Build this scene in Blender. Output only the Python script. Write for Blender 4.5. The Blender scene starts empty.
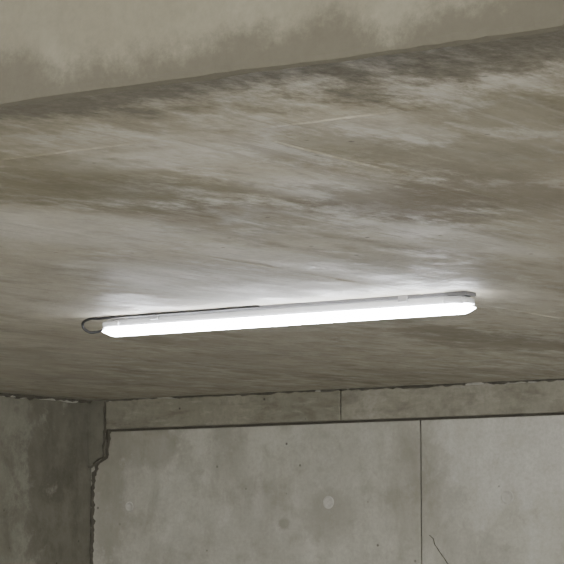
import bpy, bmesh, math, random
from mathutils import Vector, noise
random.seed(4)
ZC=2.43      # low ceiling
ZH=3.45      # high ceiling (near bay)
YB=9.98; XL=-8.0; YS=3.31
scn=bpy.context.scene

# ---------- helpers ----------
def link(o):
    scn.collection.objects.link(o); return o
def mesh_obj(name,verts,faces,mat=None,parent=None,smooth=False):
    me=bpy.data.meshes.new(name); me.from_pydata(verts,[],faces); me.update()
    bm=bmesh.new(); bm.from_mesh(me); bmesh.ops.recalc_face_normals(bm,faces=bm.faces); bm.to_mesh(me); bm.free()
    o=link(bpy.data.objects.new(name,me))
    if mat: me.materials.append(mat)
    if smooth:
        for p in me.polygons: p.use_smooth=True
    if parent: o.parent=parent
    return o
def box(name,a,b,mat,parent=None,bevel=0):
    x0,y0,z0=a;x1,y1,z1=b
    v=[(x0,y0,z0),(x1,y0,z0),(x1,y1,z0),(x0,y1,z0),(x0,y0,z1),(x1,y0,z1),(x1,y1,z1),(x0,y1,z1)]
    f=[(0,3,2,1),(4,5,6,7),(0,1,5,4),(1,2,6,5),(2,3,7,6),(3,0,4,7)]
    o=mesh_obj(name,v,f,mat,parent)
    if bevel:
        m=o.modifiers.new('bev','BEVEL'); m.width=bevel; m.segments=3
    return o
# camera model numbers, used to read off stain and painted-sheen positions on the real planes
PS=math.radians(34.15); TH=math.atan(275/2385); F=2385
def ray(x,y):
    u=x-282; v=282-y
    fw=F*math.cos(TH)-v*math.sin(TH); up=F*math.sin(TH)+v*math.cos(TH)
    return (u*math.cos(PS)-fw*math.sin(PS), u*math.sin(PS)+fw*math.cos(PS), up)
def on_ceil(x,y):
    d=ray(x,y); t=(ZC-1.6)/d[2]; return (d[0]*t,d[1]*t,ZC)
def on_plane_y(x,y,Y):
    d=ray(x,y); t=Y/d[1]; return (d[0]*t,Y,1.6+d[2]*t)

class NT:
    def __init__(s,name):
        s.m=bpy.data.materials.new(name); s.m.use_nodes=True
        s.t=s.m.node_tree; s.n=s.t.nodes; s.l=s.t.links
        s.b=s.n['Principled BSDF']; s.tc=s.n.new('ShaderNodeTexCoord')
        s.co=s.tc.outputs['Object']
    def lk(s,a,b): s.l.new(a,b)
    def mapping(s,scale,loc=(0,0,0),rot=(0,0,0)):
        m=s.n.new('ShaderNodeMapping'); m.inputs['Scale'].default_value=scale
        m.inputs['Location'].default_value=loc; m.inputs['Rotation'].default_value=rot
        s.lk(s.co,m.inputs['Vector']); return m.outputs[0]
    def noise(s,scale,detail=6,rough=.6,dist=0,vec=None):
        n=s.n.new('ShaderNodeTexNoise'); n.inputs['Scale'].default_value=scale
        n.inputs['Detail'].default_value=detail; n.inputs['Roughness'].default_value=rough
        n.inputs['Distortion'].default_value=dist
        s.lk(vec or s.co,n.inputs['Vector']); return n
    def rng(s,val,a,b,c=0,d=1):
        m=s.n.new('ShaderNodeMapRange'); m.interpolation_type='SMOOTHSTEP'
        for i,k in zip((1,2,3,4),(a,b,c,d)): m.inputs[i].default_value=k
        s.lk(val,m.inputs[0]); return m.outputs[0]
    def mth(s,op,a,b=None):
        m=s.n.new('ShaderNodeMath'); m.operation=op
        for i,k in enumerate((a,b)):
            if k is None: continue
            if isinstance(k,(int,float)): m.inputs[i].default_value=k
            else: s.lk(k,m.inputs[i])
        return m.outputs[0]
    def mix(s,fac,a,b,mode='MIX'):
        m=s.n.new('ShaderNodeMix'); m.data_type='RGBA'; m.blend_type=mode
        for i,k in ((0,fac),(6,a),(7,b)):
            if isinstance(k,(int,float)): m.inputs[i].default_value=k
            elif isinstance(k,tuple): m.inputs[i].default_value=(*k,1)
            else: s.lk(k,m.inputs[i])
        return m.outputs[2]
    def blob(s,c,r,nz,k=.6,soft=.8):
        a=s.n.new('ShaderNodeVectorMath'); a.operation='SUBTRACT'; s.lk(s.co,a.inputs[0]); a.inputs[1].default_value=c
        d=s.n.new('ShaderNodeVectorMath'); d.operation='DIVIDE'; s.lk(a.outputs[0],d.inputs[0]); d.inputs[1].default_value=r
        L=s.n.new('ShaderNodeVectorMath'); L.operation='LENGTH'; s.lk(d.outputs[0],L.inputs[0])
        nn=s.mth('SUBTRACT',s.mth('MULTIPLY',nz,k*2),k)
        v=s.mth('ADD',L.outputs['Value'],nn)
        return s.rng(v,1-soft/2,1+soft/2,1,0)
    def finish(s,col,height,bump=.3,dist=.01,rough=.8):
        s.lk(col,s.b.inputs['Base Color'])
        s.b.inputs['Roughness'].default_value=rough
        bp=s.n.new('ShaderNodeBump'); bp.inputs['Strength'].default_value=bump; bp.inputs['Distance'].default_value=dist
        s.lk(height,bp.inputs['Height']); s.lk(bp.outputs[0],s.b.inputs['Normal'])
        return s.m

def concrete(name,base,dark,light,blobs=(),streak=(1,1,1),samt=.6,bump=.3,rough=.8,pits=True,lscale=1.0,mott=0.3,mscale=9,fstreak=None,aniso=(1,1,1),post=()):
    t=NT(name)
    big=t.noise(lscale,5,.6,.4).outputs[0]
    mv=t.mapping(streak)
    st=t.noise(1.0,8,.65,.3,mv).outputs[0]
    st2=t.noise(2.7,6,.6,.2,mv).outputs[0]
    fine=t.noise(55,4,.7).outputs[0]
    med=t.noise(mscale,7,.7,.15,t.mapping(aniso)).outputs[0]
    med2=t.noise(mscale*.45,8,.75,.1,t.mapping(aniso,(7,3,5))).outputs[0]
    c=t.mix(t.rng(big,.38,.66),base,tuple(x*.84 for x in base))
    c=t.mix(t.mth('MULTIPLY',t.rng(st,.47,.71),samt),c,dark)
    c=t.mix(t.mth('MULTIPLY',t.rng(st2,.53,.75),samt*.5),c,light)
    c=t.mix(t.mth('MULTIPLY',t.rng(med,.47,.70),mott),c,dark)
    c=t.mix(t.mth('MULTIPLY',t.rng(med2,.50,.69),mott*.6),c,light)
    brk=t.mth('MULTIPLY',t.rng(st2,.3,.6,.65,1),t.rng(med2,.38,.6,.6,1))
    for (ctr,r,col,amt) in blobs:
        m=t.blob(ctr,r,med2 if mott>.3 else st,1.8,.7)
        c=t.mix(t.mth('MULTIPLY',t.mth('MULTIPLY',brk,m),amt),c,col)
    if fstreak:
        fs=t.noise(1.0,6,.7,.1,t.mapping(fstreak,(3,8,0))).outputs[0]
        gate=t.rng(med2,.40,.58)
        c=t.mix(t.mth('MULTIPLY',t.rng(fs,.52,.64),t.mth('MULTIPLY',gate,.5)),c,dark)
        fs2=t.noise(1.0,5,.65,.1,t.mapping(fstreak,(13,1,0))).outputs[0]
        c=t.mix(t.mth('MULTIPLY',t.rng(fs2,.54,.68),.18),c,light)
    for (ctr,r,col,amt) in post:
        m=t.blob(ctr,r,med2,2.2,.9)
        c=t.mix(t.mth('MULTIPLY',m,amt),c,col)
    c=t.mix(t.rng(fine,.3,.75,.0,.32),c,tuple(x*.55 for x in base))
    if pits:
        v=t.n.new('ShaderNodeTexVoronoi'); v.inputs['Scale'].default_value=9; t.lk(t.co,v.inputs['Vector'])
        p=t.rng(v.outputs['Distance'],.035,.08,1,0)
        w=t.rng(t.noise(3,2).outputs[0],.44,.53)
        c=t.mix(t.mth('MULTIPLY',t.mth('MULTIPLY',p,w),.85),c,tuple(x*.4 for x in dark))
    h=t.mth('ADD',t.mth('MULTIPLY',fine,.25),t.mth('ADD',t.mth('MULTIPLY',med,.6),st))
    t.finish(c,h,bump,.012,rough)
    if rough<.7: t.lk(t.rng(med2,.4,.62,rough+.2,rough-.12),t.b.inputs['Roughness'])
    return t.m

def plain(name,col,rough=.5,metal=0,em=None,es=0,bump=0):
    t=NT(name); n=t.noise(30,3).outputs[0]
    c=t.mix(t.rng(n,.35,.7,0,.25),col,tuple(x*.8 for x in col))
    t.finish(c,n,bump,.002,rough); t.b.inputs['Metallic'].default_value=metal
    if em: 
        t.b.inputs['Emission Color'].default_value=(*em,1); t.b.inputs['Emission Strength'].default_value=es
    return t.m

# ---------- materials ----------
olive=(.095,.080,.036); brown=(.100,.080,.046); pale=(.54,.525,.485); dk=(.036,.030,.017)
def cb(x,y,rx,ry,col,amt): return (on_ceil(x,y),(rx,ry,5),col,amt)
cblobs=[
 cb(100,190,.30,.40,olive,.9), cb(20,182,.2,.3,olive,.6), cb(385,205,.20,.38,brown,.95),
 cb(520,200,.18,.4,brown,.8), cb(480,160,.25,.25,olive,.7), cb(540,110,.2,.25,olive,.8), cb(245,215,.22,.25,brown,.6),
 cb(500,340,.25,.6,brown,.6), cb(130,275,.25,.5,brown,.3),cb(330,150,.2,.2,olive,.5),cb(430,270,.18,.4,brown,.5),
 cb(305,265,.12,.5,pale,.8), cb(455,240,.12,.35,pale,.7), cb(320,188,.12,.2,pale,.55), cb(220,285,.25,.6,pale,.8),  # last blob paints lamp sheen into the colour; the others are efflorescence
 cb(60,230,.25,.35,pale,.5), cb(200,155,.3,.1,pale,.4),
]
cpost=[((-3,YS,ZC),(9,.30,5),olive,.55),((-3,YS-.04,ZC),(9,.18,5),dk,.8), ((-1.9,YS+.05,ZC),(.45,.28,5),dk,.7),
 cb(110,192,.22,.26,olive,.55), cb(385,205,.13,.26,brown,.6), cb(500,185,.16,.3,brown,.5), cb(470,335,.16,.45,brown,.35), cb(250,210,.12,.2,brown,.35)]
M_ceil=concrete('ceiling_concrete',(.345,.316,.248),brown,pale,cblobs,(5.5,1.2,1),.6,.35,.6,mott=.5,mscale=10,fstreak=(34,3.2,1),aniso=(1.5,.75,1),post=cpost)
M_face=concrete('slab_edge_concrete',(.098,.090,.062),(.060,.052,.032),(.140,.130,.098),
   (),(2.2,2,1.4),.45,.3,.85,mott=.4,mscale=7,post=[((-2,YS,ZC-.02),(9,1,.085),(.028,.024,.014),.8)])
M_wall=concrete('back_wall_concrete',(.262,.254,.218),(.135,.127,.098),(.365,.356,.322),
   [(on_plane_y(283,524,YB),(.035,.5,.03),(.10,.092,.07),.6),(on_plane_y(130,440,YB),(.35,1,.14),(.11,.102,.074),.8),
    (on_plane_y(110,500,YB),(.10,1,.5),(.12,.112,.083),.7),
    (on_plane_y(330,515,YB),(.12,1,.14),(.15,.143,.116),.7),(on_plane_y(520,450,YB),(.4,1,.3),(.39,.38,.35),.7)],(2.6,2.2,.9),.65,.25,.85,lscale=1.6,mott=.5,mscale=6)
M_strip=concrete('wall_head_concrete',(.185,.175,.138),(.075,.069,.047),(.30,.288,.25),(),(3,2,9),.8,.35,.85,lscale=2.5,mott=.5)
M_strip2=concrete('wall_head_concrete_dirty',(.152,.143,.109),(.06,.055,.037),(.27,.258,.22),(),(3,2,12),.8,.35,.85,lscale=2.5,mott=.5)
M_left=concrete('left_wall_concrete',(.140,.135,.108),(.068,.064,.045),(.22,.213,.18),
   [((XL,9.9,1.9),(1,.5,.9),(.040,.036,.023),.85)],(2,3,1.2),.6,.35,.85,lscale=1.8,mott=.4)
M_floor=concrete('floor_concrete',(.46,.455,.44),(.34,.335,.32),(.55,.55,.54),(),(1,1,1),.5,.15,.7)
M_mort=concrete('mortar',(.26,.25,.22),(.10,.095,.075),(.39,.38,.355),(),(12,12,12),.8,.5,.9,lscale=14)
M_plug=concrete('tie_plug_mortar',(.30,.292,.262),(.21,.203,.175),(.38,.37,.345),(),(6,6,6),.5,.2,.9,lscale=8)
M_dark=concrete('dirty_joint_and_shade',(.050,.045,.033),(.024,.022,.016),(.10,.092,.075),(),(10,10,10),.6,.5,.95,lscale=9)  # dirty joints and cracks, also the painted shadow line at wall heads
M_house=plain('batten_grey_plastic',(.50,.51,.53),.45)
M_gap_shade=plain('gap_shade_dark',(.09,.09,.095),.5)  # near-black for the strip that paints the shadow gap
M_clip=plain('steel_clip',(.30,.30,.31),.4,.6)
M_cable=plain('black_cable',(.012,.012,.013),.5)
M_diff=plain('lit_diffuser',(.9,.9,.92),.4,0,(.93,.95,1.0),70)

# ---------- shell ----------
box('floor',(-8.3,-6.3,-.15),(7.3,10.3,0),M_floor)
# low ceiling slab with a worn, slightly wavy arris along its near edge
v=[];N=520
for i in range(N+1):
    x=-8.3+15.6*i/N
    a=.008+.010*abs(noise.noise(Vector((x*3.1,0,0))))+.010*abs(noise.noise(Vector((x*17,4,0))))
    b=.014*noise.noise(Vector((x*1.7,9,0)))+.007*noise.noise(Vector((x*11,9,3)))
    for y,z in [(YS+b+a*1.3,ZC),(10.3,ZC),(10.3,ZH+.2),(YS,ZH+.2),(YS+b*.3,ZC+.2),(YS+b,ZC+a*1.6),(YS+b+a*.3,ZC+a*.5)]: v.append((x,y,z))
f=[];mi=[]
for i in range(N):
    for j in range(7):
        f.append((i*7+j,i*7+(j+1)%7,(i+1)*7+(j+1)%7,(i+1)*7+j))
f.append(tuple(range(7))); f.append(tuple(range(N*7,N*7+7)))
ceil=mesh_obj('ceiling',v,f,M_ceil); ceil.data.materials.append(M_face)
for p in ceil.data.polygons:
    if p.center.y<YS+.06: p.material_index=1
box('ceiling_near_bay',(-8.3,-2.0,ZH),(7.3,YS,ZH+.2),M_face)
box('wall_left',(XL-.3,-2.3,0),(XL,10.3,ZC),M_left)
# back wall: panels separated by real grooves
zs=2.268
jx=-5.956; g=.0035
edges=[XL,jx,-3.2,-.45,2.3,5.05,7.3]
wb=bpy.data.objects.new('wall_back',None); link(wb)
box('backing',(XL,YB+.02,0),(7.3,YB+.3,ZC),M_dark,wb)
for i in range(len(edges)-1):
    box('panel_%d'%(i+1),(edges[i]+(g if i else 0),YB,0),(edges[i+1]-g,YB+.021,zs-.007),M_wall,wb,.003)
hx=[XL,-6.41,-3.6,0,3.5,7.3]
for i in range(len(hx)-1):
    box('head_strip_%d'%(i+1),(hx[i]+.002,YB-.012-(.006 if i==0 else 0),zs+.006),(hx[i+1]-.002,YB+.021,ZC),M_strip2 if i==0 else M_strip,wb,.005)

def plug(nm,x,z,r=.028):
    bm=bmesh.new(); N=28
    rings=[(r*1.15,-.0005),(r*1.05,-.003),(r*.85,-.003),(r*.78,-.0015),(r*.3,-.001),(0.001,-.001)]
    rr=[]
    for (a,d) in rings:
        rr.append([bm.verts.new((x+a*math.cos(2*math.pi*i/N),YB+d,z+a*math.sin(2*math.pi*i/N))) for i in range(N)])
    for a,b in zip(rr,rr[1:]):
        for i in range(N): bm.faces.new((a[i],a[(i+1)%N],b[(i+1)%N],b[i]))
    bm.faces.new(rr[-1])
    bmesh.ops.recalc_face_normals(bm,faces=bm.faces)
    me=bpy.data.meshes.new(nm); bm.to_mesh(me); bm.free(); me.materials.append(M_plug)
    o=link(bpy.data.objects.new(nm,me)); o.parent=wb
    for p in me.polygons:p.use_smooth=True
for i,(x,z,r) in enumerate([(-7.74,1.862,.024),(-6.49,1.87,.028),(-5.48,1.882,.03),(-4.2,1.88,.028),(-2.6,1.88,.028)]): plug('tie_plug_%d'%(i+1),x,z,r)

# jagged beads along wall heads: mortar, and dark ones painting the shadow line
def bead(name,p0,p1,w,jit,mat,parent=None,step=.02,sides=7,seed=0):
    p0=Vector(p0);p1=Vector(p1); L=(p1-p0).length; k=max(2,int(L/step)); d=(p1-p0).normalized()
    a=d.orthogonal().normalized(); b=d.cross(a)
    v=[];f=[]
    for i in range(k+1):
        c=p0.lerp(p1,i/k)
        c=c+(a*noise.noise(c*7+Vector((seed,0,0)))+b*noise.noise(c*7+Vector((0,seed,9))))*jit
        rr=w*(.55+1.1*abs(noise.noise(c*16+Vector((seed,3,1)))) +.5*noise.noise(c*45))
        for j in range(sides):
            q=2*math.pi*j/sides
            v.append(tuple(c+(a*math.cos(q)+b*math.sin(q))*max(rr,.001)*(1+.25*noise.noise(c*60+Vector((j,0,0))))))
    for i in range(k):
        for j in range(sides):
            f.append((i*sides+j,i*sides+(j+1)%sides,(i+1)*sides+(j+1)%sides,(i+1)*sides+j))
    return mesh_obj(name,v,f,mat,parent,True)
bead('trim_1',(XL,YB-.016,ZC-.002),(7,YB-.016,ZC-.002),.010,.008,M_dark,seed=1)
bead('trim_2',(XL,YB-.012,ZC-.003),(-4,YB-.012,ZC-.003),.007,.014,M_mort,seed=5)
bead('trim_3',(XL+.004,4,ZC-.002),(XL+.004,YB,ZC-.002),.018,.014,M_dark,seed=2,step=.03)
bead('trim_4',(XL+.006,6,ZC-.01),(XL+.006,YB,ZC-.01),.006,.024,M_mort,seed=8,step=.03)

def sheet(name,pts,y,thick,mat,parent=None):
    v=[(x,y,z) for x,z in pts]+[(x,y-thick,z) for x,z in pts]; k=len(pts)
    f=[tuple(range(k)),tuple(range(2*k-1,k-1,-1))]+[(i,(i+1)%k,k+(i+1)%k,k+i) for i in range(k)]
    return mesh_obj(name,v,f,mat,parent)
pts=[(XL,ZC),(XL+.115,ZC)]
z=ZC
while z>2.14:
    z-=.012; pts.append((XL+.105+.008*noise.noise(Vector((z*23,0,0))),z))
for i in range(9): pts.append((XL+.1-.095*i/8,2.135-.065*i/8+.008*noise.noise(Vector((i*.9,3,0)))))
sheet('corner_fillet',pts,YB+.0,.03,M_left,wb)
def crack(name,pl,y,w,mat,jit=.006):
    P=[]
    for a,b in zip(pl,pl[1:]):
        a=Vector(a);b=Vector(b);k=max(2,int((b-a).length/.012))
        for i in range(k): P.append(a.lerp(b,i/k))
    P.append(Vector(pl[-1])); v=[];f=[]
    for i,p in enumerate(P):
        d=(P[min(i+1,len(P)-1)]-P[max(i-1,0)]).normalized(); nn=Vector((-d.y,d.x))
        p=p+nn*jit*2*noise.noise(Vector((p.x*25,p.y*25,1)))
        ww=w*(.5+1.2*abs(noise.noise(Vector((p.x*40,p.y*40,7)))))
        for s,dy in ((1,0),(.4,-.004),(-.4,-.004),(-1,0)):
            q=p+nn*ww*s; v.append((q.x,y+dy,q.y))
    for i in range(len(P)-1):
        for j in range(3): f.append((4*i+j,4*i+j+1,4*i+5+j,4*i+4+j))
    return mesh_obj(name,v,f,mat,wb)
crack('corner_crack_1',[(XL+.118,ZC),(XL+.112,2.2),(XL+.1,2.13),(XL+.04,2.085),(XL+.014,2.03),(XL+.012,1.9),(XL+.008,1.5),(XL+.01,1.0)],YB-.001,.016,M_dark,.005)
crack('corner_crack_2',[(XL+.118,ZC-.01),(XL+.11,2.2),(XL+.1,2.13),(XL+.04,2.09)],YB-.03,.008,M_dark,.005)
a=on_plane_y(430,535,YB);b=on_plane_y(438,550,YB);c2=on_plane_y(450,566,YB)
crack('hairline_crack',[(a[0],a[2]),(b[0],b[2]),(c2[0],c2[2])],YB,.002,M_dark)

# faint board seams on the ceiling (thin ridges left by formwork)
def ridge(name,p0,p1,w,h,seed):
    p0=Vector(p0);p1=Vector(p1);L=(p1-p0).length;k=int(L/.03);d=(p1-p0).normalized();s=Vector((-d.y,d.x,0))
    v=[];f=[]
    for i in range(k+1):
        c=p0.lerp(p1,i/k); c+=s*.004*noise.noise(c*5+Vector((seed,0,0)))
        hh=h*(.1+1.2*abs(noise.noise(c*4+Vector((0,seed,0))))); ww=w*(.6+.6*abs(noise.noise(c*9)))
        v+=[tuple(c+s*ww),tuple(c+s*ww*.3-Vector((0,0,hh))),tuple(c-s*ww*.3-Vector((0,0,hh))),tuple(c-s*ww)]
    for i in range(k):
        for j in range(3): f.append((4*i+j,4*i+j+1,4*i+5+j,4*i+4+j))
    return mesh_obj(name,v,f,M_ceil,ceil)
for i,x in enumerate([-3.86,-2.67]):
    ridge('board_seam_%d'%(i+1),(x,3.9,ZC),(x,YB,ZC),.009,.0035,i*3.1+2)
ridge('cross_seam_1',(XL,3.77,ZC),(7,3.77,ZC),.014,.003,50)

# ---------- LED batten ----------
def loft(name,stations,mat,parent,smooth=True):
    v=[];f=[];k=len(stations[0][1])
    for x,pr in stations: v+=[(x,y,z) for y,z in pr]
    for i in range(len(stations)-1):
        for j in range(k): f.append((i*k+j,i*k+(j+1)%k,(i+1)*k+(j+1)%k,(i+1)*k+j))
    f.append(tuple(range(k))); f.append(tuple(range((len(stations)-1)*k,len(stations)*k)))
    o=mesh_obj(name,v,f,mat,parent,smooth)
    m=o.modifiers.new('es','EDGE_SPLIT'); m.split_angle=math.radians(40)
    return o
def batten(loc):
    root=bpy.data.objects.new('led_batten_light',None); link(root); root.location=loc
    H=.732
    def hp(s,sz=1):
        p=[(-.024,-.010),(-.030,-.014),(-.034,-.028),(-.036,-.034),(-.036,-.038),(.036,-.038),(.036,-.034),(.034,-.028),(.030,-.014),(.024,-.010)]
        return [(y*s,-.036+(z+.036)*sz) for y,z in p]
    loft('housing',[(-H+.004,hp(.7,.35)),(-H+.012,hp(.9,.7)),(-H+.03,hp(1)),(H-.03,hp(1)),(H-.012,hp(.9,.7)),(H-.004,hp(.7,.35))],M_house,root)
    def dp(s,sz=1):
        p=[(-.036,-.0375),(-.044,-.044)]
        for i in range(9):
            q=math.pi*i/8; p.append((-.042*math.cos(q),-.049-.019*math.sin(q)**.8))
        p+=[(.044,-.044),(.036,-.0375)]
        return [(y*s,-.05+(z+.05)*sz) for y,z in p]
    loft('diffuser',[(-H,dp(.55,.2)),(-H+.022,dp(.85,.75)),(-H+.035,dp(1)),(H-.035,dp(1)),(H-.022,dp(.85,.75)),(H,dp(.55,.2))],M_diff,root)
    box('gap_shade_strip',(-H+.12,-.033,-.012),(H-.004,.033,0),M_gap_shade,root,.002)  # dark strip standing in for the shadow between ceiling and housing
    for s in (-1,1):
        x0,x1=sorted((s*(H-.012),s*(H-.085)))
        box('end_cap_%s'%('a' if s<0 else 'b'),(x0,-.041,-.040),(x1,.041,-.018),M_house,root,.006)
        x0,x1=sorted((s*.48,s*.515))
        box('mount_clip_%s'%('a' if s<0 else 'b'),(x0,-.036,-.022),(x1,.036,0.0),M_clip,root,.002)
    def cable(nm,pts,r=.0048):
        cu=bpy.data.curves.new(nm,'CURVE'); cu.dimensions='3D'; cu.bevel_depth=r; cu.bevel_resolution=3
        sp=cu.splines.new('BEZIER'); sp.bezier_points.add(len(pts)-1)
        for bp,p in zip(sp.bezier_points,pts):
            bp.co=p; bp.handle_left_type=bp.handle_right_type='AUTO'
        cu.materials.append(M_cable); o=link(bpy.data.objects.new(nm,cu)); o.parent=root
    cable('supply_cable',[(-.05,-.05,-.005),(-.25,-.052,-.006),(-.5,-.05,-.006),(-.64,-.045,-.006),(-.73,-.035,-.006),(-.79,-.030,-.006),(-.822,-.02,-.024),(-.805,-.01,-.046),(-.775,0,-.048),(-.73,0,-.038)])
    loft('cable_gland',[(-H-.010,[(.008*math.cos(a*math.pi/5),-.040+.008*math.sin(a*math.pi/5)) for a in range(10)]),(-H+.02,[(.012*math.cos(a*math.pi/5),-.036+.009*math.sin(a*math.pi/5)) for a in range(10)])],M_house,root)
    return root
batten((-4.428,6.515,ZC))
batten((-.5,6.515,ZC))  # this and the next: out of view, added to light the back wall
batten((3.4,6.515,ZC))
batten((-3.2,.6,ZH))  # near-bay pair, unseen, put in to brighten the slab edge face
batten((1.2,.6,ZH))

# ---------- light ----------
w=bpy.data.worlds.new('World'); scn.world=w; w.use_nodes=True
w.node_tree.nodes['Background'].inputs[0].default_value=(1,.988,.945,1)
w.node_tree.nodes['Background'].inputs[1].default_value=10.8

cam=bpy.data.cameras.new('camera'); co=link(bpy.data.objects.new('camera',cam))
cam.sensor_width=36; cam.lens=F/564*36
co.location=(0,0,1.6); co.rotation_euler=(math.pi/2+TH,0,PS)
cam.clip_start=.05
scn.camera=co
